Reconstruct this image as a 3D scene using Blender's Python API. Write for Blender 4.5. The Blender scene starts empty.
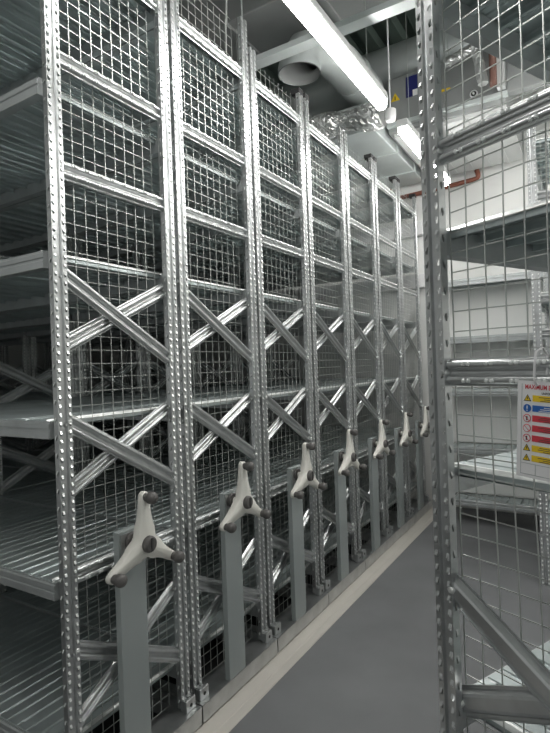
import bpy, bmesh, math, random
from mathutils import Vector, Matrix
random.seed(7)
S = bpy.context.scene
COL = S.collection

# ---------------------------------------------------------------- camera
cd = bpy.data.cameras.new('camera')
cd.sensor_fit = 'VERTICAL'; cd.sensor_height = 36.0
cd.lens = 516.6 / 733.0 * 36.0
cd.clip_start = 0.02; cd.clip_end = 60
cam = bpy.data.objects.new('camera', cd); COL.objects.link(cam)
Fv = Vector((-0.52250698, 0.85263468, 0.00075044))
Rv = Vector((0.85212436, 0.52222431, -0.03414452))
Uv = Vector((0.02950475, 0.0172012, 0.99941662))
m = Matrix((Rv, Uv, -Fv)).transposed().to_4x4()
m.translation = Vector((0, 0, 1.55))
cam.matrix_world = m
S.camera = cam

# ---------------------------------------------------------------- world, exposure
w = bpy.data.worlds.new('world'); S.world = w; w.use_nodes = True
bgn = w.node_tree.nodes['Background']
bgn.inputs[0].default_value = (0.84, 0.86, 0.85, 1); bgn.inputs[1].default_value = 0.40
LAMP = 46.0
S.view_settings.view_transform = 'Standard'; S.view_settings.look = 'None'
S.view_settings.gamma = 1; S.view_settings.use_curve_mapping = False
S.view_settings.exposure = 0.0
S.cycles.use_denoising = True

# ---------------------------------------------------------------- materials
def mat(name, col, rough=.5, metal=0., emit=None, noise=None, bump=None, spec=.5):
    mt = bpy.data.materials.new(name); mt.use_nodes = True
    nt = mt.node_tree; b = nt.nodes['Principled BSDF']
    b.inputs['Base Color'].default_value = (*col, 1)
    b.inputs['Roughness'].default_value = rough
    b.inputs['Metallic'].default_value = metal
    b.inputs['Specular IOR Level'].default_value = spec
    if emit:
        b.inputs['Emission Color'].default_value = (*emit[0], 1)
        b.inputs['Emission Strength'].default_value = emit[1]
    if noise:
        amt, scale = noise
        tc = nt.nodes.new('ShaderNodeTexCoord')
        n = nt.nodes.new('ShaderNodeTexNoise'); n.inputs['Scale'].default_value = scale
        n.inputs['Detail'].default_value = 6
        nt.links.new(tc.outputs['Object'], n.inputs['Vector'])
        r = nt.nodes.new('ShaderNodeValToRGB')
        r.color_ramp.elements[0].position = .3; r.color_ramp.elements[1].position = .7
        r.color_ramp.elements[0].color = (*[c * (1 - amt) for c in col], 1)
        r.color_ramp.elements[1].color = (*[min(1, c * (1 + amt)) for c in col], 1)
        nt.links.new(n.outputs['Fac'], r.inputs['Fac'])
        nt.links.new(r.outputs['Color'], b.inputs['Base Color'])
        if bump:
            bp = nt.nodes.new('ShaderNodeBump'); bp.inputs['Strength'].default_value = bump
            bp.inputs['Distance'].default_value = .01
            nt.links.new(n.outputs['Fac'], bp.inputs['Height'])
            nt.links.new(bp.outputs['Normal'], b.inputs['Normal'])
    return mt

STEEL = mat('galvanised_steel', (.57, .585, .585), .30, .85, noise=(.12, 14))
STEELB = mat('bright_zinc_glint', (.86, .88, .86), .30, .6)  # bright zinc; on slot lips and shelf edges the pale colour paints a glint
WIRE = mat('galvanised_wire', (.50, .52, .50), .38, .6)
SHELF = mat('galvanised_shelf_sheet', (.46, .515, .515), .36, .5, noise=(.15, 5))
COLUMN = mat('grey_painted_steel', (.36, .395, .39), .45, .15)
CREAM = mat('cream_plastic', (.76, .75, .69), .42)
KNOB = mat('dark_grey_rubber', (.11, .105, .10), .5)
KNOB2 = mat('groove_grey', (.05, .05, .05), .5)
WHITE = mat('white_painted_wall', (.86, .865, .84), .8, noise=(.03, 2))
FLOORM = mat('grey_vinyl_floor', (.175, .18, .185), .55, noise=(.16, 1.6), spec=.35)
RAIL = mat('pale_ramp_strip', (.52, .495, .45), .5, noise=(.04, 6))
CEIL = mat('dark_green_grey_deck', (.15, .20, .175), .6, .2, noise=(.2, 2))
DUCT = mat('duct_sheet_metal', (.60, .64, .63), .36, .45, noise=(.10, 3))
BEAM = mat('galvanised_beam', (.50, .525, .525), .40, .6, noise=(.1, 9))
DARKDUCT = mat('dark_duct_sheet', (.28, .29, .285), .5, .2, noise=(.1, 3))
FOIL = mat('crumpled_foil', (.55, .56, .55), .34, .8)
COPPER = mat('copper_pipe', (.24, .085, .055), .5, .2)
LAMPBODY = mat('lamp_housing', (.62, .63, .62), .4, .2)
TUBE = mat('lit_diffuser', (.9, .9, .9), .4, 0, emit=((1.0, .985, .96), LAMP))
COPPERD = mat('dark_brown_pipe', (.12, .055, .04), .55, .1)
BLACK = mat('black_plastic', (.02, .02, .02), .5)
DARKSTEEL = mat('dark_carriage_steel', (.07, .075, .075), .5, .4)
YELLOW = mat('sign_yellow', (.80, .56, .02), .5)
BLUE = mat('sign_blue', (.02, .12, .42), .5)
RED = mat('sign_red', (.62, .05, .07), .5)
SIGNW = mat('sign_white', (.78, .78, .78), .4)
NAVY = mat('navy_label', (.015, .02, .13), .5)
TAN = mat('timber_brown', (.10, .07, .06), .7)

# ---------------------------------------------------------------- helpers
def link(o, parent=None):
    COL.objects.link(o)
    if parent: o.parent = parent
    return o
def finish(name, bm, mats, parent=None, smooth=False, recalc=True):
    if recalc: bmesh.ops.recalc_face_normals(bm, faces=bm.faces)
    me = bpy.data.meshes.new(name); bm.to_mesh(me); bm.free()
    for mt in (mats if isinstance(mats, (list, tuple)) else [mats]): me.materials.append(mt)
    if smooth:
        for p in me.polygons: p.use_smooth = True
    return link(bpy.data.objects.new(name, me), parent)
def place(name, me, parent, loc=(0, 0, 0), rot=None):
    o = bpy.data.objects.new(name, me); link(o, parent); o.location = loc
    if rot: o.rotation_euler = rot
    return o
def tag(o, label=None, cat=None, group=None, kind=None):
    if label: o['label'] = label
    if cat: o['category'] = cat
    if group: o['group'] = group
    if kind: o['kind'] = kind
    return o
def empty(name, loc, rz, label, cat, group=None):
    o = bpy.data.objects.new(name, None); COL.objects.link(o)
    o.location = loc; o.rotation_euler = (0, 0, rz); o.empty_display_size = .1
    return tag(o, label, cat, group)
def box(bm, lo, hi, mi=0, bev=0):
    vs = [bm.verts.new((x, y, z)) for x in (lo[0], hi[0]) for y in (lo[1], hi[1]) for z in (lo[2], hi[2])]
    fs = [(0, 1, 3, 2), (4, 6, 7, 5), (0, 4, 5, 1), (2, 3, 7, 6), (0, 2, 6, 4), (1, 5, 7, 3)]
    faces = [bm.faces.new([vs[i] for i in f]) for f in fs]
    for f in faces: f.material_index = mi
    if bev:
        es = list({e for f in faces for e in f.edges})
        bmesh.ops.bevel(bm, geom=es, offset=bev, segments=2, affect='EDGES', profile=.5)
def tube(bm, pts, r, n=8, mi=0, caps=True):
    pts = [Vector(p) for p in pts]; rings = []
    rr = r if isinstance(r, (list, tuple)) else [r] * len(pts)
    up = Vector((0, 0, 1)); d0 = (pts[1] - pts[0]).normalized()
    if abs(d0.z) > .9: up = Vector((1, 0, 0))
    a = d0.cross(up).normalized()
    for i, p in enumerate(pts):
        if i == 0: d = pts[1] - p
        elif i == len(pts) - 1: d = p - pts[i - 1]
        else: d = (pts[i + 1] - p).normalized() + (p - pts[i - 1]).normalized()
        d.normalize(); a = (a - d * a.dot(d)).normalized(); b = d.cross(a)
        ph = math.pi / n
        rings.append([bm.verts.new(p + (a * math.cos(2 * math.pi * k / n + ph) + b * math.sin(2 * math.pi * k / n + ph)) * rr[i]) for k in range(n)])
    for i in range(len(rings) - 1):
        for k in range(n):
            f = bm.faces.new([rings[i][k], rings[i][(k + 1) % n], rings[i + 1][(k + 1) % n], rings[i + 1][k]]); f.material_index = mi; f.smooth = n > 6
    if caps:
        for rg in (rings[0][::-1], rings[-1]):
            f = bm.faces.new(rg); f.material_index = mi
def sweep(bm, prof, A, B, t, nrm, closed=False, mi=0):
    """extrude a profile [(t, n)] from A to B; t, nrm are unit vectors"""
    r0 = [bm.verts.new(A + t * p[0] + nrm * p[1]) for p in prof]
    r1 = [bm.verts.new(B + t * p[0] + nrm * p[1]) for p in prof]
    k = len(prof)
    for i in range(k if closed else k - 1):
        f = bm.faces.new([r0[i], r0[(i + 1) % k], r1[(i + 1) % k], r1[i]]); f.material_index = mi
    if closed:
        bm.faces.new(r0[::-1]).material_index = mi; bm.faces.new(r1).material_index = mi
def lathe(bm, prof, axis_pt, axis, n=20, mi=0):
    """prof [(along, radius)]"""
    ax = Vector(axis).normalized(); up = Vector((0, 0, 1)) if abs(ax.z) < .9 else Vector((1, 0, 0))
    a = ax.cross(up).normalized(); b = ax.cross(a); rings = []
    for s, r in prof:
        c = Vector(axis_pt) + ax * s
        rings.append([bm.verts.new(c + (a * math.cos(2 * math.pi * k / n) + b * math.sin(2 * math.pi * k / n)) * max(r, 1e-4)) for k in range(n)])
    for i in range(len(rings) - 1):
        for k in range(n):
            f = bm.faces.new([rings[i][k], rings[i][(k + 1) % n], rings[i + 1][(k + 1) % n], rings[i + 1][k]]); f.smooth = True; f.material_index = mi
    bm.faces.new(rings[0][::-1]).material_index = mi; bm.faces.new(rings[-1]).material_index = mi

CACHE = {}
def cached(key, fn):
    if key not in CACHE:
        bm = bmesh.new(); mats = fn(bm)
        rc = not key[0].startswith('sheet')
        if rc: bmesh.ops.recalc_face_normals(bm, faces=bm.faces)
        me = bpy.data.meshes.new(key[0].replace('sheet_', '')); bm.to_mesh(me); bm.free()
        for mt in mats: me.materials.append(mt)
        CACHE[key] = me
    return CACHE[key]

# ---------------------------------------------------------------- structure
bm = bmesh.new(); box(bm, (-6.4, -3, -.1), (3.2, 5.8, 0)); tag(finish('floor', bm, FLOORM), kind='structure')
bm = bmesh.new(); box(bm, (-6.4, 5.66, 0), (3.2, 5.8, 4.9)); tag(finish('wall_back', bm, WHITE), kind='structure')
bm = bmesh.new(); box(bm, (-6.4, -3, 0), (-6.26, 5.66, 4.9)); tag(finish('wall_left', bm, WHITE), kind='structure')
bm = bmesh.new(); box(bm, (3.06, -3, 0), (3.2, 5.66, 4.9)); tag(finish('wall_right', bm, WHITE), kind='structure')
bm = bmesh.new()
x = -6.4
prof = []
while x < 3.15:
    prof += [(x, 0), (x + .10, 0), (x + .13, .06), (x + .21, .06), (x + .24, 0)]; x += .24
sweep(bm, prof, Vector((0, -3, 4.75)), Vector((0, 5.7, 4.75)), Vector((1, 0, 0)), Vector((0, 0, 1)))
for f in bm.faces: pass
box(bm, (-6.4, -3, 4.85), (3.2, 5.8, 4.9))
tag(finish('ceiling', bm, CEIL), kind='structure')
# the pale ramp strip in the floor along the carriages, and the rail bed they run on
bm = bmesh.new()
sweep(bm, [(-1.362, .001), (-1.366, .006), (-1.405, .008), (-1.408, .005), (-1.412, .008), (-1.485, .016), (-1.60, .016), (-1.60, .001)], Vector((0, -1, 0)), Vector((0, 5.64, 0)), Vector((1, 0, 0)), Vector((0, 0, 1)), closed=True)
tag(finish('trim_1', bm, RAIL), kind='structure')
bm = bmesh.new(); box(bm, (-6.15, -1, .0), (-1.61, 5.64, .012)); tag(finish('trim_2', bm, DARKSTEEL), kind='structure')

# ---------------------------------------------------------------- rack components
UW = .055
def strip(bm, p0, p1, H, pitch, hw, hh, inward, z0=0.0):
    """wall strip from plan point p0 to p1 with a column of slots"""
    p0 = Vector((*p0, 0)); p1 = Vector((*p1, 0)); d = p1 - p0; L = d.length; d.normalize(); inn = Vector((*inward, 0))
    n = int(H / pitch); c = (p0 + p1) / 2
    P = lambda u, z, q=0: bm.verts.new(c + d * u + inn * q + Vector((0, 0, z)))
    row = [P(-L / 2, z0), P(0, z0), P(L / 2, z0)]
    for i in range(n):
        zb = z0 + i * pitch; zt = zb + pitch; zm = (zb + zt) / 2
        ml, mr = P(-L / 2, zm), P(L / 2, zm)
        nrow = [P(-L / 2, zt), P(0, zt), P(L / 2, zt)]
        b = [P(-hw * .55, zm - hh), P(hw * .55, zm - hh), P(hw, zm), P(hw * .8, zm + hh), P(-hw * .8, zm + hh), P(-hw, zm)]
        fs = [[row[0], row[1], b[0]], [row[1], b[1], b[0]], [row[1], row[2], b[1]], [row[2], mr, b[2], b[1]], [mr, nrow[2], b[3], b[2]], [nrow[2], nrow[1], b[3]],
              [nrow[1], b[4], b[3]], [nrow[1], nrow[0], b[4]], [nrow[0], ml, b[5], b[4]], [ml, row[0], b[0], b[5]]]
        for f in fs: bm.faces.new(f)
        # pressed lip at the foot of the slot
        l0 = P(-hw * .8, zm + hh, -0.0002); l1 = P(hw * .8, zm + hh, -0.0002); l2 = P(hw * .75, zm - hh * .25, -.0045); l3 = P(-hw * .75, zm - hh * .25, -.0045)
        bm.faces.new([l0, l1, l2, l3]).material_index = 1
        row = nrow
    # plain remainder
    if H - n * pitch > .002:
        t = [P(-L / 2, H), P(0, H), P(L / 2, H)]
        bm.faces.new([row[0], row[1], t[1], t[0]]); bm.faces.new([row[1], row[2], t[2], t[1]])
def upright_mesh(H, pitch=.03):
    def fn(bm):
        h = UW / 2
        # face columns (local +X is the outside)
        strip(bm, (0, -h), (0, -.0095), H, pitch, .0052, .0085, (-1, 0))
        strip(bm, (0, .0095), (0, h), H, pitch, .0052, .0085, (-1, 0))
        Z0, Z1 = Vector((0, 0, 0)), Vector((0, 0, H))
        X, Y = Vector((1, 0, 0)), Vector((0, 1, 0))
        sweep(bm, [(0, -.0095), (-.008, -.0065), (-.008, .0065), (0, .0095)], Z0, Z1, X, Y)
        for s in (-1, 1):
            sweep(bm, [(0, s * h), (-.004, s * h)], Z0, Z1, X, Y)
            strip(bm, (-.004, s * h), (-.020, s * h), H, .06, .004, .009, (0, -s))
            sweep(bm, [(-.020, s * h), (-.023, s * h), (-.027, s * (h - .006)), (-.027, s * (h - .018))], Z0, Z1, X, Y)
        return [STEEL, STEELB if pitch < .031 else STEEL]  # paler lips put the caught light into the colour
    return cached(('sheet_upright', H, pitch), fn)
BP = [(-.031, -.016), (-.027, -.016)] + [(-.0165 - .0095 * math.cos(a * math.pi / 6), -.015 + .013 * math.sin(a * math.pi / 6)) for a in range(7)] + [(.0165 - .0095 * math.cos(a * math.pi / 6), -.015 + .013 * math.sin(a * math.pi / 6)) for a in range(7)] + [(.027, -.016), (.031, -.016)]
HAT = [(-.034, -.013), (-.034, -.018), (-.026, -.018), (-.018, -.006), (-.012, -.004), (.012, -.004), (.018, -.006), (.026, -.018), (.034, -.018), (.034, -.013)]
def brace_mesh(dy, dz, clinch, hat=False):
    def fn(bm):
        A = Vector((0, 0, 0)); B = Vector((0, dy, dz)); d = (B - A).normalized()
        t = Vector((0, -d.z, d.y)); n = Vector((1, 0, 0)); L = (B - A).length
        sweep(bm, HAT if hat else BP, A - d * .012, B + d * .012, t, n)
        for f in bm.faces: f.smooth = not hat
        for e in (A, B):  # bolt heads
            lathe(bm, [(-.016, .009), (.001, .009), (.004, .006)], e, (1, 0, 0), 6, 1)
        if clinch:
            k = int(L / .052)
            for i in range(1, k):
                for q in (-.006, .006):
                    for tt in (-.0185, .0185):
                        c = A + d * (i * L / k + q) + t * tt
                        lathe(bm, [(-.004, .0058), (.000, .005), (.0018, .003)], c, (1, 0, 0), 6, 1)
        return [STEEL, STEELB]
    return cached(('sheet_brace', round(dy, 4), round(dz, 4), clinch, hat), fn)
def mesh_panel(wd, z0, z1, pitch, r, seed, amp):
    def fn(bm):
        rnd = random.Random(seed)
        ph = [rnd.uniform(0, 6.28) for _ in range(6)]
        def disp(y, z):
            e = math.sin(math.pi * min(max((y) / wd, 0), 1)) ** .5
            return amp * e * (math.sin(z * 2.6 + ph[0]) + .6 * math.sin(z * 6.1 + y * 5 + ph[1])), amp * .5 * e * (math.sin(z * 3.7 + ph[2]) + .4 * math.sin(z * 11 + ph[3]))
        ny = int(round(wd / pitch)); nz = int((z1 - z0) / pitch)
        py = wd / ny
        for i in range(ny + 1):
            y = i * py; pts = []
            for j in range(int(nz / 2) + 1):
                z = min(z0 + j * 2 * pitch, z0 + nz * pitch); a, b = disp(y, z); pts.append((a, y + b, z))
            top = rnd.uniform(-.02, .012)
            pts.append((pts[-1][0], pts[-1][1], pts[-1][2] + .03 + top * .5))
            tube(bm, pts, r, 4, caps=False)
        for j in range(nz + 1):
            z = z0 + j * pitch; pts = []
            for i in range(0, ny + 1, 2):
                y = i * py; a, b = disp(y, z); pts.append((a - 2 * r, y, z + amp * .5 * math.sin(y * 9 + j * .7 + ph[4])))
            tube(bm, pts, r, 4, caps=False)
        return [WIRE]
    return cached(('mesh_panel', wd, z0, z1, pitch, r, seed, amp), fn)
def shelf_mesh(L, D, edge=True, pitch=.12):
    def fn(bm):
        n = int(round(L / pitch)); p = L / n
        for i in range(n):
            x0 = -i * p
            pr = [(-.0015, -.022), (-.003, -.005), (-.007, 0), (-.052, 0), (-.055, -.004), (-.064, -.004), (-.067, 0), (-p + .007, 0), (-p + .003, -.005), (-p + .0015, -.022), (-p + .012, -.022)]
            sweep(bm, [(q[0] + x0, q[1]) for q in pr], Vector((0, 0, 0)), Vector((0, D, 0)), Vector((1, 0, 0)), Vector((0, 0, 1)))
            # end flanges of each panel
            for y in (0, D):
                vs = [bm.verts.new((x0 - .003, y, 0)), bm.verts.new((x0 - p + .003, y, 0)), bm.verts.new((x0 - p + .003, y, -.02)), bm.verts.new((x0 - .003, y, -.02))]
                bm.faces.new(vs)
        # folded edge on the outer end
        if edge:
            sweep(bm, [(.004, -.007), (.003, -.004), (-.002, .003), (-.010, .003)], Vector((0, 0, 0)), Vector((0, D, 0)), Vector((1, 0, 0)), Vector((0, 0, 1)), mi=1)
            sweep(bm, [(.004, -.007), (-.008, -.009), (-.008, -.024), (-.002, -.026)], Vector((0, 0, 0)), Vector((0, D, 0)), Vector((1, 0, 0)), Vector((0, 0, 1)), mi=0)
        return [SHELF, STEELB]
    return cached(('sheet_shelf', L, D, pitch, edge), fn)
def beam_mesh(L):
    def fn(bm):
        pr = [(0, -.062), (0, -.038), (.004, -.035), (.004, -.029), (0, -.026), (0, -.012), (.005, -.008), (.005, -.003), (.036, -.003), (.036, -.062)]
        sweep(bm, pr, Vector((0, 0, 0)), Vector((-L, 0, 0)), Vector((0, 1, 0)), Vector((0, 0, 1)), closed=True)
        return [BEAM]
    return cached(('beam', L), fn)
def foot_mesh():
    def fn(bm):
        box(bm, (-.07, -.036, 0), (.012, .036, .006)); 
        return [STEEL]
    return cached(('foot_plate',), fn)

def rack(parent, W, H, frames, levels, cfg, L=1.5, gap=.0, z0=0.0, mesh_frames=(0,), seed=1, pitch=.03, wire=.0015, amp=.0012, mz=(.12, None), mpitch=.0505, detail=True, icfg=None, uscale=1.0, flip=STEELB):
    um = upright_mesh(H, pitch)
    y1, y2 = gap + UW / 2, W - gap - UW / 2
    inner = y2 - y1 - UW
    for fi, fx in enumerate(frames):
        for y in (y1, y2):
            place('upright', um, parent, (fx, y, z0)).scale = (1, uscale, 1)
        for (kind, za, zb) in (cfg if fi == 0 else (icfg or cfg)):
            if kind == 'H':
                place('brace', brace_mesh(inner + .02, 0, detail), parent, (fx - .004, y1 + UW / 2 - .01, za))
            elif kind == 'F':      # falling brace in front
                place('brace', brace_mesh(inner + .016, zb - za, False, uscale != 1), parent, (fx - .001, y1 + UW / 2 - .008, za))
            else:                  # rising brace behind
                place('brace', brace_mesh(inner + .016, zb - za, False, uscale != 1), parent, (fx - .021, y1 + UW / 2 - .008, za))
        if fi in mesh_frames:
            mp = mesh_panel(round(inner + .05, 3), mz[0], mz[1] or (z0 + H - .03), mpitch, wire, seed, amp)
            place('mesh_panel', mp, parent, (fx - .048, y1 + UW / 2 - .025 + (.013 if uscale != 1 else 0), 0))
    for b in range(len(frames) - 1):
        Lb = frames[b] - frames[b + 1]
        for z in levels:
            bmh = beam_mesh(round(Lb - .052, 3))
            place('beam', bmh, parent, (frames[b] - .042, gap - .008, z))
            place('beam', bmh, parent, (frames[b] - .042, W - gap + .008, z), (0, 0, 0)).scale = (1, -1, 1)
            if b:
                def joint(bm, D_=W - 2 * gap - .12): box(bm, (-.075, 0, -.010), (.035, D_, -.007))
                place('joint_light_stop', cached(('joint_light_stop', W), lambda bm: (joint(bm), [SHELF])[1]), parent, (frames[b], gap + .06, z))  # added strip, blocks light leaking through the bay joint
            place('shelf', shelf_mesh(round(Lb - .09, 3), round(W - 2 * gap - .006, 3), b == 0), parent, (frames[b] - .066, gap + .003, z))

# ---------------------------------------------------------------- mobile carriages
P = .6274; Y0 = 1.0823; XF = -1.530
CFG = [('H', 3.124, 0), ('H', 2.648, 0), ('H', 2.262, 0), ('F', 1.895, 1.605), ('R', 1.645, 1.895),
       ('F', 1.385, 1.09), ('R', 1.135, 1.39), ('H', .85, 0), ('F', .60, .33), ('R', .325, .615)]
ICFG = [('H', 3.12, 0), ('H', 2.26, 0), ('F', 1.62, 1.37), ('R', 1.37, 1.62), ('F', 1.11, .86), ('R', .86, 1.11), ('F', .60, .33), ('R', .325, .615)]
LEVELS = [3.14, 2.565, 1.975, 1.393, .845, .27]

def handwheel(parent, loc):
    bm = bmesh.new()
    pts = []
    Ra, wt = .168, .0185
    for k in range(3):
        a = math.radians(90 + 120 * k - 3)
        d = Vector((0, math.cos(a), math.sin(a))); s = Vector((0, math.sin(a), -math.cos(a)))
        # clockwise side to tip to the other side
        for t, hw in ((.062, .036), (.08, .0285), (.105, .0235), (.135, .020), (Ra - .004, .0185)):
            pts.append(d * t + s * hw)
        for j in range(1, 8):
            q = math.pi * j / 8
            pts.append(d * (Ra + math.sin(q) * wt) + s * (wt * math.cos(q)))
        for t, hw in reversed(((.062, .036), (.08, .0285), (.105, .0235), (.135, .020), (Ra - .004, .0185))):
            pts.append(d * t - s * hw)
        b = a + math.radians(60)
        pts.append(Vector((0, math.cos(b), math.sin(b))) * .0475)
    def ring(x, f, dome=0):
        out = []
        for p in pts:
            r = p.length
            out.append(bm.verts.new((x + dome * max(0, 1 - r / .17), p.y * f, p.z * f)))
        return out
    rings = [ring(-.012, .95), ring(-.010, 1.0), ring(.008, 1.0, .012), ring(.012, .955, .014)]
    n = len(pts)
    for i in range(3):
        for k in range(n):
            bm.faces.new([rings[i][k], rings[i][(k + 1) % n], rings[i + 1][(k + 1) % n], rings[i + 1][k]]).smooth = True
    for rg, x in ((rings[0], -.012), (rings[-1], .028)):
        c = bm.verts.new((x, 0, 0))
        for k in range(n): bm.faces.new([rg[k], rg[(k + 1) % n], c]).smooth = True
    # spindle to the column
    lathe(bm, [(-.058, .016), (-.010, .016)], (0, 0, 0), (1, 0, 0), 16)
    hwl = finish('hand_wheel', bm, CREAM, parent); hwl.location = loc
    hwl['label'] = 'cream three-armed hand wheel'
    for k in range(3):
        a = math.radians(90 + 120 * k - 3); c = Vector((0, math.cos(a), math.sin(a))) * (Ra - .002)
        bm = bmesh.new()
        lathe(bm, [(.004, .0165), (.016, .0155), (.024, .0165), (.030, .0205), (.038, .0225), (.046, .0225), (.054, .020), (.060, .014), (.063, .005)], c, (1, 0, 0), 20)
        finish('knob', bm, KNOB, hwl)
    bm = bmesh.new()
    lathe(bm, [(.018, .030), (.034, .030), (.040, .028), (.044, .022)], (0, 0, 0), (1, 0, 0), 24)
    box(bm, (.043, -.004, -.024), (.0465, .004, .024), 1)
    finish('hub_cap', bm, [KNOB, KNOB2], hwl)
    return hwl

def make_carriage():
    t = empty('mobile_shelving_unit', (XF, Y0, 0), 0, '', 'shelving')
    rack(t, P, 3.19, [0, -1.5, -3.0, -4.5], LEVELS, CFG, gap=.012, z0=.105, mesh_frames=(0,), seed=3, amp=.0016, icfg=ICFG)
    # base frame of the carriage
    bm = bmesh.new(); g = .003
    sweep(bm, [(g, .022), (g, .098), (P - g, .098), (P - g, .022), (P - g - .003, .022), (P - g - .003, .095), (g + .003, .095), (g + .003, .022)],
          Vector((.056, 0, 0)), Vector((.053, 0, 0)), Vector((0, 1, 0)), Vector((0, 0, 1)), closed=True)
    box(bm, (.050, g, .022), (.056, P - g, .098))
    box(bm, (-.070, g, .094), (.056, P - g, .099))
    box(bm, (-4.56, g, .035), (-.07, .06, .099)); box(bm, (-4.56, P - .06, .035), (-.07, P - g, .099))
    box(bm, (-4.57, g, .035), (-4.5, P - g, .099)); box(bm, (-3.07, g, .035), (-3.0, P - g, .099))
    box(bm, (-1.6, g, .035), (-1.45, P - g, .099))
    bf = finish('base_frame', bm, STEEL, t)
    for y in (.075, P - .075):
        for xx in (-.4, -2.6, -4.1):
            bm = bmesh.new(); lathe(bm, [(-.02, .035), (.02, .035)], (xx, y, .047), (0, 1, 0), 16); finish('wheel', bm, DARKSTEEL, t)
    # clamping brackets at the feet of the uprights
    for y in (.045, P - .045):
        bm = bmesh.new()
        box(bm, (.002, y - .030, .099), (.034, y + .030, .150), 0, .003)
        box(bm, (.002, y - .026, .150), (.030, y + .026, .153), 0)
        lathe(bm, [(.0, .008), (.001, .008)], (.0345, y, .124), (1, 0, 0), 12, 1)
        lathe(bm, [(.0, .009), (.006, .009)], (.016, y, .153), (0, 0, 1), 6, 0)
        finish('foot_bracket', bm, [STEEL, BLACK], t)
    # drive column
    c = .262
    bm = bmesh.new(); box(bm, (0.028, c - .060, .099), (.056, c + .068, .968), 0, .002)
    dc = finish('drive_column', bm, COLUMN, t); dc['label'] = 'grey painted drive column'
    bm = bmesh.new(); box(bm, (.0562, c - .050, .86), (.0585, c + .050, .958)); finish('mounting_plate', bm, STEEL, dc)
    bm = bmesh.new(); lathe(bm, [(0, .034), (.010, .034), (.014, .030)], (.0585, c, .925), (1, 0, 0), 24); finish('bearing_ring', bm, KNOB, dc)
    handwheel(t, (.118, c, .925))
    return t
proto = make_carriage()
def copy_tree(o, parent=None):
    c = o.copy(); COL.objects.link(c); c.parent = parent
    for ch in list(o.children): copy_tree(ch, c)
    return c
CL = ['nearest mobile shelving carriage, open shelves facing left, largest cream hand wheel in front',
      'mobile shelving carriage second from the near end, between the nearest one and the third',
      'mobile shelving carriage third from the near end of the row',
      'mobile shelving carriage in the middle of the row of seven, fourth hand wheel along',
      'mobile shelving carriage third from the far end of the row, fifth hand wheel along',
      'mobile shelving carriage last but one of the row, hand wheel seen almost edge-on',
      'farthest mobile shelving carriage of the row, partly behind the near perforated upright']
carr = []
for k in range(7):
    o = proto if k == 0 else copy_tree(proto)
    o.location = (XF, Y0 + k * P, 0)
    tag(o, CL[k], 'shelving', 'mobile shelving carriages along the aisle'); carr.append(o)
# the second carriage stands a little taller, its mesh reaching above the top brace
for ch in carr[1].children:
    if ch.name.startswith('upright') and abs(ch.location.x) < .01: ch.scale = (1, 1, 1.038)
    if ch.name.startswith('mesh_panel'):
        ch.data = mesh_panel(round(P - .024 - 2 * UW + .05, 3), .12, 3.43, .0505, .0015, 8, .0016)
# black end caps where the photo shows them
def cap(parent, y, z=3.295):
    bm = bmesh.new(); box(bm, (-.062, y - .030, z - .012), (.003, y + .030, z + .022), 0, .003)
    finish('end_cap', bm, BLACK, parent)
cap(carr[2], P - .0395); cap(carr[3], .0395); cap(carr[4], P - .0395); cap(carr[5], .0395); cap(carr[5], P - .0395); cap(carr[6], .0395); cap(carr[6], P - .0395)

# ---------------------------------------------------------------- racks on the right
A = math.atan2(-.903, -.43)
d = Vector((.903, -.43, 0)); P0 = Vector((-.29, 1.2, 0))
near = empty('fixed_rack', P0 + d * -.045, A, 'near fixed galvanised rack at right with wire mesh end and hanging safety sign', 'rack')
CFGR = [('H', 2.028, 0), ('H', 1.524, 0), ('F', 1.03, .69), ('R', .765, 1.03), ('H', 2.44, 0), ('F', .45, .2), ('R', .2, .45)]
rack(near, .66, 3.0, [0, -1.6], [.745, 1.302, 1.862, 2.43], CFGR, mesh_frames=(0,), seed=11, wire=.0017, amp=.005, mz=(.064, 2.98), mpitch=.047, pitch=.032, uscale=.86)
bm = bmesh.new(); box(bm, (-.07, .0, 0), (.012, .075, .006)); finish('foot_plate', bm, STEEL, near)

back = empty('fixed_rack', (-1.24, 5.34, 0), math.pi, 'low deep galvanised rack standing against the white far wall at the end of the aisle', 'rack')
rack(back, .24, 2.42, [0, -1.75], [.235, .735, 1.275, 1.775, 2.32], [('H', .3, 0), ('H', 2.2, 0), ('F', 1.3, 1.0)], mesh_frames=(), detail=False)
bm = bmesh.new()
for za, zb in ((.245, .67), (.745, 1.21), (1.285, 1.71), (1.785, 2.255)): box(bm, (-1.72, .0, za), (-.03, .006, zb))
bp = finish('wall_stand_in', bm, WHITE, back); bp['label'] = 'white boards standing in for the far wall, set forward to catch light'  # stand-in for the far wall, moved forward so it renders brighter
side = empty('fixed_rack', (-.335, 3.93, 0), -math.pi / 2, 'tall mesh sided rack far right, standing behind the hanging sign', 'rack')
rack(side, .75, 3.15, [0, -1.1], [.35, .95, 1.5, 2.0, 2.55, 3.05],
     [('H', 2.65, 0), ('H', 2.2, 0), ('H', 1.95, 0), ('H', 1.72, 0), ('H', 1.02, 0), ('F', .9, .6), ('R', .3, .58)], mesh_frames=(0, 1), seed=5, detail=False)

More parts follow.
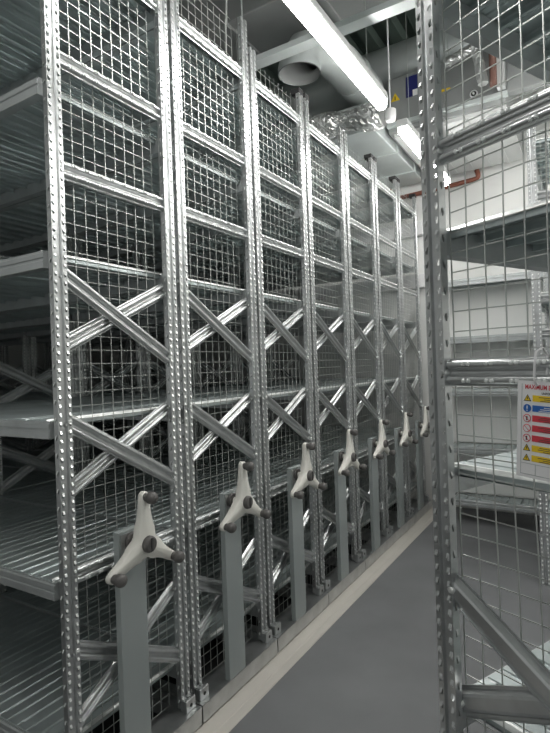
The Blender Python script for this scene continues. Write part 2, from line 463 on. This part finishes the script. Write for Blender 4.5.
# ---------------------------------------------------------------- sign on the near rack
def text(s, size, mt, parent, y, z, x, sx=1.0):
    cu = bpy.data.curves.new('t', 'FONT'); cu.body = s; cu.size = size; cu.align_x = 'LEFT'; cu.offset = size * .02
    o = bpy.data.objects.new('t', cu); COL.objects.link(o)
    bpy.context.view_layer.update()
    me = bpy.data.meshes.new_from_object(o.evaluated_get(bpy.context.evaluated_depsgraph_get()))
    bpy.data.objects.remove(o); me.materials.clear(); me.materials.append(mt)
    for v in me.vertices: v.co = Vector((x, y + v.co.x * sx, z + v.co.y))
    me.name = 'lettering'
    return link(bpy.data.objects.new('lettering', me), parent)
sg = empty('hanging_sign', P0 + d * .190 + Vector((-.43, -.903, 0)) * .012 + Vector((0, 0, 1.508)), A, 'white safety notice with red, blue and yellow panels tied to the near rack', 'sign')
sg.rotation_euler = (math.radians(-3.2), 0, A)
SW, SH = .150, .187
bm = bmesh.new(); box(bm, (-.003, 0, -SH), (0, SW, 0)); finish('sign_board', bm, SIGNW, sg)
bm = bmesh.new()
e = .0005
for lo, hi in (((.0085, -SH + .006), (.0093, -.006)), ((.0085, -SH + .006), (SW - .006, -SH + .007)), ((.0085, -.160), (SW - .006, -.1592)), ((.038, -SH + .006), (.0388, -.160))):
    box(bm, (0, lo[0], lo[1]), (e, hi[0], hi[1]))
finish('ruled_lines', bm, COLUMN, sg)
text('MAXIMUM BAY LOAD', .0125, RED, sg, .015, -.0155, e, .74)
text('UNIFORMLY DISTRIBUTED', .006, BLACK, sg, .048, -.0245, e, .8)
rows = [(-.0275 - .0192 * i_, m_, k_) for i_, (m_, k_) in enumerate([(YELLOW, 'tri'), (BLUE, 'man'), (RED, 'no'), (RED, 'no'), (RED, 'no'), (YELLOW, 'tri'), (YELLOW, 'tri')])]
for i, (z, mt, ic) in enumerate(rows):
    bm = bmesh.new(); box(bm, (0, .0305, z - .0135 + .002), (e, SW - .008, z + .0005))
    pn = finish('colour_panel', bm, mt, sg)
    bm = bmesh.new()
    for j in range(3):
        ww = (.05, .03, .044)[(i + j) % 3]
        box(bm, (e, .068 - ww / 2, z - .0025 - j * .0034 - .0012), (e * 1.6, .068 + ww / 2, z - .0025 - j * .0034))
    finish('print_lines', bm, (SIGNW if mt is BLUE else TAN), pn)
    cy, cz = .0205, z - .006
    bm = bmesh.new()
    if ic == 'tri':
        def tri(s, x0, x1, mi):
            vs0 = [bm.verts.new((x0, cy + s * math.cos(q), cz - .001 + s * math.sin(q))) for q in (math.pi / 2, math.pi * 7 / 6, -math.pi / 6)]
            f = bm.faces.new(vs0); f.material_index = mi
        tri(.0088, e, e, 0); tri(.0064, e * 2, e * 2, 1)
        box(bm, (e * 2, cy - .0007, cz - .002), (e * 3, cy + .0007, cz + .003), 0)
        finish('warning_symbol', bm, [BLACK, YELLOW], sg, recalc=False)
    elif ic == 'man':
        lathe(bm, [(0, .0078), (e, .0078)], (e, cy, cz), (1, 0, 0), 24, 0)
        box(bm, (e * 2, cy - .001, cz - .001), (e * 4, cy + .001, cz + .005), 1); box(bm, (e * 2, cy - .001, cz - .005), (e * 4, cy + .001, cz - .003), 1)
        finish('mandatory_symbol', bm, [BLUE, SIGNW], sg)
    else:
        lathe(bm, [(0, .0078), (e, .0078)], (e, cy, cz), (1, 0, 0), 24, 0); lathe(bm, [(0, .0064), (e, .0064)], (e * 2, cy, cz), (1, 0, 0), 24, 1)
        if i != 3: box(bm, (e * 3, cy - .0013, cz - .004), (e * 4, cy + .0013, cz + .004), 2)
        a = Vector((0, .7071, -.7071)); b = Vector((0, .7071, .7071)); c0 = Vector((e * 4.2, cy, cz))
        bm.faces.new([bm.verts.new(c0 + a * .0068 + b * .0006), bm.verts.new(c0 + a * .0068 - b * .0006), bm.verts.new(c0 - a * .0068 - b * .0006), bm.verts.new(c0 - a * .0068 + b * .0006)])
        finish('prohibition_symbol', bm, [RED, SIGNW, BLACK], sg)
bm = bmesh.new()
tube(bm, [(.003, .040, -.008), (.012, .040, .004), (.014, .041, .03), (.010, .041, .056), (-.012, .041, .064), (-.030, .041, .05), (-.030, .040, .0), (-.006, .040, -.008)], .0022, 6)
finish('cable_tie', bm, SIGNW, sg)

# ---------------------------------------------------------------- lamps
def lamp(y0, y1, x, z, label):
    t = empty('strip_light', (x, (y0 + y1) / 2, z), 0, label, 'light', 'strip lights over the aisles')
    h = (y1 - y0) / 2
    bm = bmesh.new()
    sweep(bm, [(-.038, .022), (-.042, .032), (-.035, .075), (.035, .075), (.042, .032), (.038, .022)], Vector((0, -h, 0)), Vector((0, h, 0)), Vector((1, 0, 0)), Vector((0, 0, 1)), closed=True)
    finish('housing', bm, LAMPBODY, t)
    bm = bmesh.new()
    pr = [(.033 * math.cos(a), -.008 + .026 * math.sin(a)) if math.sin(a) < 0 else (.033 * math.cos(a), .0215) for a in [math.pi * (1 + i / 10) for i in range(11)]]
    pr = [(-.033, .0215)] + pr + [(.033, .0215)]
    pr = [(p[0], p[1]) for i, p in enumerate(pr) if i == 0 or (abs(p[0] - pr[i - 1][0]) + abs(p[1] - pr[i - 1][1])) > 1e-5]
    sweep(bm, pr, Vector((0, -h + .01, 0)), Vector((0, h - .01, 0)), Vector((1, 0, 0)), Vector((0, 0, 1)), closed=True)
    finish('diffuser', bm, TUBE, t)
    for s in (-1, 1):
        bm = bmesh.new(); tube(bm, [(0, s * h * .72, .075), (0, s * h * .72, (3.46 if (x < 0 and s > 0 and y0 > 3) else 4.75) - z)], .0022, 5); finish('suspension_wire', bm, WIRE, t)
LX, LZ = -1.095, 3.20
lamp(1.45, 3.21, LX, LZ, 'long lit strip light hanging over the aisle, running out of the top of the picture')
lamp(3.62, 4.93, LX, LZ, 'lit strip light beyond the ceiling sensor, crossed by the near perforated upright')
lamp(-.45, .85, LX, LZ, 'added strip light over the aisle, unseen above and behind the viewer')  # unseen lamp, added to light the near rack from the viewer's side
lamp(2.75, 4.15, .05, 3.30, 'added strip light, out of view above the space between the near rack and the mesh sided rack')  # unseen lamp, added to brighten the rack at the aisle end
for k, yy in enumerate((.2, 2.2, 4.2)):  # unseen row of lamps, added as room lighting
    lamp(yy, yy + 1.4, 1.15, 3.35, ['near', 'middle', 'far'][k] + ' added strip light, out of view above the racks at the right side')

# ---------------------------------------------------------------- services under the ceiling
def one(name, bm, m_, label, cat, group=None, smooth=False, recalc=True): return tag(finish(name, bm, m_, smooth=smooth, recalc=recalc), label, cat, group)
bm = bmesh.new(); lathe(bm, [(0, .036), (.004, .042), (.05, .042), (.085, .036), (.088, .030)], (-1.235, 3.80, 3.455), (0, 0, -1), 24)
tube(bm, [(-1.235, 3.80, 3.455), (-1.235, 3.80, 4.75)], .006, 6)
one('presence_sensor', bm, SIGNW, 'small white cylindrical sensor hanging between the two strip lights', 'sensor')

def strut(x0, x1, y, z, label, w_=.10, h_=.035):
    t = bmesh.new()
    sweep(t, [(-w_ / 2, h_), (-w_ / 2, 0), (w_ / 2, 0), (w_ / 2, h_)], Vector((x0, y, z)), Vector((x1, y, z)), Vector((0, 1, 0)), Vector((0, 0, 1)))
    for xx in (x0 + .15, x1 - .15):
        tube(t, [(xx, y, z), (xx, y, 4.76)], .005, 6)
    return one('support_channel', t, DUCT, label, 'channel', 'steel channels hung under the ceiling', recalc=True)
strut(-2.0, -.2, 2.76, 3.46, 'flat pale steel channel crossing above the long strip light', .085)
strut(-3.4, -.4, 2.25, 3.95, 'thin steel channel high above the second carriage', .06)
strut(-2.2, -.2, 3.72, 4.45, 'high steel channel above the round duct', .07)

# round duct with open collar looking down
bm = bmesh.new()
cx, cy = -1.69, 3.22
n = 32
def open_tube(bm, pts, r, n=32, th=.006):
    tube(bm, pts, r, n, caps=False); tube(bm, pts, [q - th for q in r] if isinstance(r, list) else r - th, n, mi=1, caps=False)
open_tube(bm, [(cx, cy, 3.60), (cx, cy, 3.64), (cx, cy, 3.68), (cx + .02, cy + .05, 3.77), (cx + .06, cy + .16, 3.84), (cx + .09, cy + .32, 3.86), (cx + .11, cy + .5, 3.86), (cx + .12, cy + 1.0, 3.86)],
          [.150, .150, .135, .135, .135, .137, .15, .15])
for yy in (3.9,): lathe(bm, [(-.015, .152), (-.006, .158), (.006, .158), (.015, .152)], (cx + .12, yy, 3.86), (0, 1, 0), 32)
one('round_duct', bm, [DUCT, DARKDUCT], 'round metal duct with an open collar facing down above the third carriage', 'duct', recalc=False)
# flat duct plate behind the collar
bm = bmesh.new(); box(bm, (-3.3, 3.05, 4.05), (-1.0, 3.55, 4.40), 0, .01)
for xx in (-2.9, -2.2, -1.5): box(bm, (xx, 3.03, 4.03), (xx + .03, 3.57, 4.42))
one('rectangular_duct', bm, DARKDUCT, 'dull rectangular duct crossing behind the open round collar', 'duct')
# rectangular duct along the carriages, underside grey
bm = bmesh.new(); box(bm, (-2.5, 4.03, 3.46), (-1.455, 5.54, 3.69), 0, .008)
for yy in (4.6, 5.15): box(bm, (-2.515, yy, 3.45), (-1.44, yy + .03, 3.695))
one('rectangular_duct', bm, DUCT, 'wide grey rectangular duct over the farthest carriages, meeting the far wall', 'duct')
# crumpled foil sleeve on its near end
bm = bmesh.new()
rnd = random.Random(4)
pts = []; rad = []
NR, NS = 40, 36
rings = []
for i in range(NR):
    t_ = i / (NR - 1); x_ = -1.95 + .62 * t_; r0 = .105 + .02 * math.sin(t_ * 9)
    rings.append([bm.verts.new((x_ + rnd.uniform(-.008, .008), 3.885 + math.cos(2 * math.pi * k / NS) * (r0 + rnd.uniform(-.014, .014)), 3.50 + .02 * math.sin(t_ * 5) + math.sin(2 * math.pi * k / NS) * (r0 + rnd.uniform(-.009, .009)) * .8)) for k in range(NS)])
for i in range(NR - 1):
    for k in range(NS): bm.faces.new([rings[i][k], rings[i][(k + 1) % NS], rings[i + 1][(k + 1) % NS], rings[i + 1][k]])
bm.faces.new(rings[0]); bm.faces.new(rings[-1])
one('foil_insulation', bm, FOIL, 'crumpled silver foil sleeve on the end of the grey duct', 'insulation')
# large round duct crossing
bm = bmesh.new(); tube(bm, [(-3.6, 4.60, 4.20), (.85, 4.60, 4.20)], .20, 40)
for xx in (-2.6, -1.75, -.95, -.1): lathe(bm, [(-.02, .202), (-.008, .211), (.008, .211), (.02, .202)], (xx, 4.60, 4.20), (1, 0, 0), 40)
one('round_duct', bm, DUCT, 'large round duct running crossways behind the second strip light', 'duct')
# air handling box with marks
ah = empty('air_unit', (-.92, 4.95, 3.50), 0, 'grey ceiling air unit with yellow warning triangle and blue label', 'air unit')
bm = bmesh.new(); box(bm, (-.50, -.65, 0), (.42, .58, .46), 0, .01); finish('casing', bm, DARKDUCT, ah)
bm = bmesh.new(); box(bm, (-.46, -.62, -.03), (.42, .58, -.0))
for xx in (-.36, -.2, -.04, .12, .28): box(bm, (xx, -.62, -.038), (xx + .012, .58, -.03))
pn = finish('ribbed_underside', bm, LAMPBODY, ah); pn['label'] = 'pale ribbed underside'
bm = bmesh.new(); box(bm, (-.50, -.69, .04), (.44, -.64, .075), 0, .004); finish('pale_rim', bm, DUCT, ah)
bm = bmesh.new()
for s, dx, mi in ((.046, -.652, 1), (.032, -.654, 0)):
    bm.faces.new([bm.verts.new((-.43 + s * math.cos(q), dx, .285 + s * math.sin(q))) for q in (math.pi / 2, math.pi * 7 / 6, -math.pi / 6)]).material_index = mi
box(bm, (-.433, -.657, .27), (-.427, -.654, .30), 2)
finish('warning_label', bm, [YELLOW, YELLOW, BLACK], ah, recalc=False)
bm = bmesh.new(); box(bm, (-.335, -.655, .26), (-.24, -.65, .43)); finish('blue_label', bm, NAVY, ah)
bm = bmesh.new(); box(bm, (-.28, -.658, .26), (-.24, -.655, .31)); finish('white_label', bm, SIGNW, ah)
bm = bmesh.new(); box(bm, (-.06, -.655, .22), (.02, -.65, .24)); finish('yellow_label', bm, YELLOW, ah)
# dark duct and grey post on the right
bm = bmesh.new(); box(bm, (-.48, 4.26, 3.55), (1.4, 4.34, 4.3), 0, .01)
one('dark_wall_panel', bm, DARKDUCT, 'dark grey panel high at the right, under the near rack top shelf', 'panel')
bm = bmesh.new(); box(bm, (-.545, 4.20, 3.58), (-.49, 4.26, 4.75), 0, .003)
one('ceiling_hanger_post', bm, LAMPBODY, 'pale grey vertical post beside the dark panel and copper pipe', 'post')
def pipe(name, pts, r, m_, label, cat, n=10): 
    bm = bmesh.new(); tube(bm, pts, r, n); return one(name, bm, m_, label, cat)
def smooth_path(pts, k=5, r=.06):
    pts = [Vector(p) for p in pts]; out = [pts[0]]
    for i in range(1, len(pts) - 1):
        a = pts[i] + (pts[i - 1] - pts[i]).normalized() * r; b = pts[i] + (pts[i + 1] - pts[i]).normalized() * r
        for j in range(k + 1):
            t_ = j / k; out.append(a * (1 - t_) ** 2 + pts[i] * 2 * t_ * (1 - t_) + b * t_ ** 2)
    return out + [pts[-1]]
pipe('copper_pipe', smooth_path([(-.56, 4.15, 4.7), (-.56, 4.15, 3.58)]), .026, COPPERD, 'dark copper pipe dropping vertically beside the pale post', 'pipe')
def foil_sleeve(p, q, r, label, seed):
    rnd = random.Random(seed); bm = bmesh.new(); p = Vector(p); q = Vector(q); dd = (q - p).normalized()
    a = dd.cross(Vector((.3, .9, .2))).normalized(); b = dd.cross(a); R_ = []
    for i in range(18):
        c = p.lerp(q, i / 17)
        R_.append([bm.verts.new(c + (a * math.cos(k * .3927) + b * math.sin(k * .3927)) * (r + rnd.uniform(-.14, .14) * r)) for k in range(16)])
    for i in range(17):
        for k in range(16): bm.faces.new([R_[i][k], R_[i][(k + 1) % 16], R_[i + 1][(k + 1) % 16], R_[i + 1][k]])
    bm.faces.new(R_[0]); bm.faces.new(R_[-1])
    return one('foil_wrapped_pipe', bm, FOIL, label, 'pipe')
foil_sleeve((-.90, 4.12, 3.84), (-.64, 4.12, 3.90), .035, 'foil wrapped pipe running level in front of the air unit', 1)
foil_sleeve((-.675, 4.13, 3.92), (-.625, 4.12, 3.60), .036, 'foil wrapped pipe bending down beside the copper pipe', 2)
bm = bmesh.new(); lathe(bm, [(0, .03), (.012, .03)], (-.72, 4.28, 3.62), (0, -1, 0), 20); lathe(bm, [(.012, .02), (.014, .02)], (-.72, 4.28, 3.62), (0, -1, 0), 20, 1); lathe(bm, [(.014, .008), (.03, .008)], (-.72, 4.28, 3.62), (0, -1, 0), 12)
one('pipe_valve', bm, [STEELB, BLACK], 'small round valve face under the foil wrapped pipes', 'valve')
pipe('copper_pipe', smooth_path([(-1.86, 5.60, 3.80), (-1.86, 5.60, 3.36), (-1.22, 5.60, 3.38), (-.92, 5.60, 3.40), (-.96, 5.60, 3.56), (-.97, 5.6, 3.8)], r=.045), .024, COPPER, 'red copper pipe running along the top of the far wall', 'pipe')
bm = bmesh.new(); lathe(bm, [(0, .028), (.05, .028), (.05, .034), (.08, .034)], (-1.86, 5.60, 3.37), (0, 0, 1), 16); one('pipe_coupling', bm, STEELB, 'silver coupling at the elbow of the red copper pipe', 'coupling')
pipe('copper_pipe', smooth_path([(-2.75, 2.42, 4.74), (-2.75, 2.42, 3.66), (-2.30, 2.42, 3.70), (-2.30, 2.42, 4.74)]), .03, COPPER, 'short reddish pipe seen through the mesh of the nearest carriage', 'pipe')
pipe('hanging_cable', [(-1.70, 2.36, 3.26), (-1.70, 2.365, 3.45), (-1.67, 2.36, 3.8), (-1.69, 2.35, 4.3), (-1.68, 2.35, 4.76)], .006, BLACK if False else WIRE, 'thin cable rising from the top of the second carriage', 'cable', 6)
bm = bmesh.new(); tube(bm, smooth_path([(-1.62, 4.0, 4.76), (-1.62, 4.0, 4.5), (-1.52, 4.0, 4.45), (-1.42, 4.0, 4.5), (-1.42, 4.0, 4.76)], r=.05), .02, 10)
one('cable_loop', bm, BLACK, 'black cable loop hanging under the ceiling deck', 'cable')
pipe('copper_pipe', smooth_path([(-1.18, 3.95, 4.76), (-1.18, 3.95, 4.60), (-1.18, 4.25, 4.58)], r=.05), .05, COPPER, 'short stub of reddish pipe below the ceiling deck', 'pipe')
# white boards on the far wall behind the carriages
for k, (zz, xa, xb) in enumerate(((2.99, -3.6, -1.50), (2.425, -3.6, -1.50))):
    bm = bmesh.new(); box(bm, (xa, 5.57, zz - .07), (xb, 5.655, zz + .07), 0, .003)
    one('wall_rail_board', bm, SIGNW, ['upper', 'lower'][k] + ' white board fixed along the far wall, seen through the last carriages', 'board', 'white boards on the far wall')
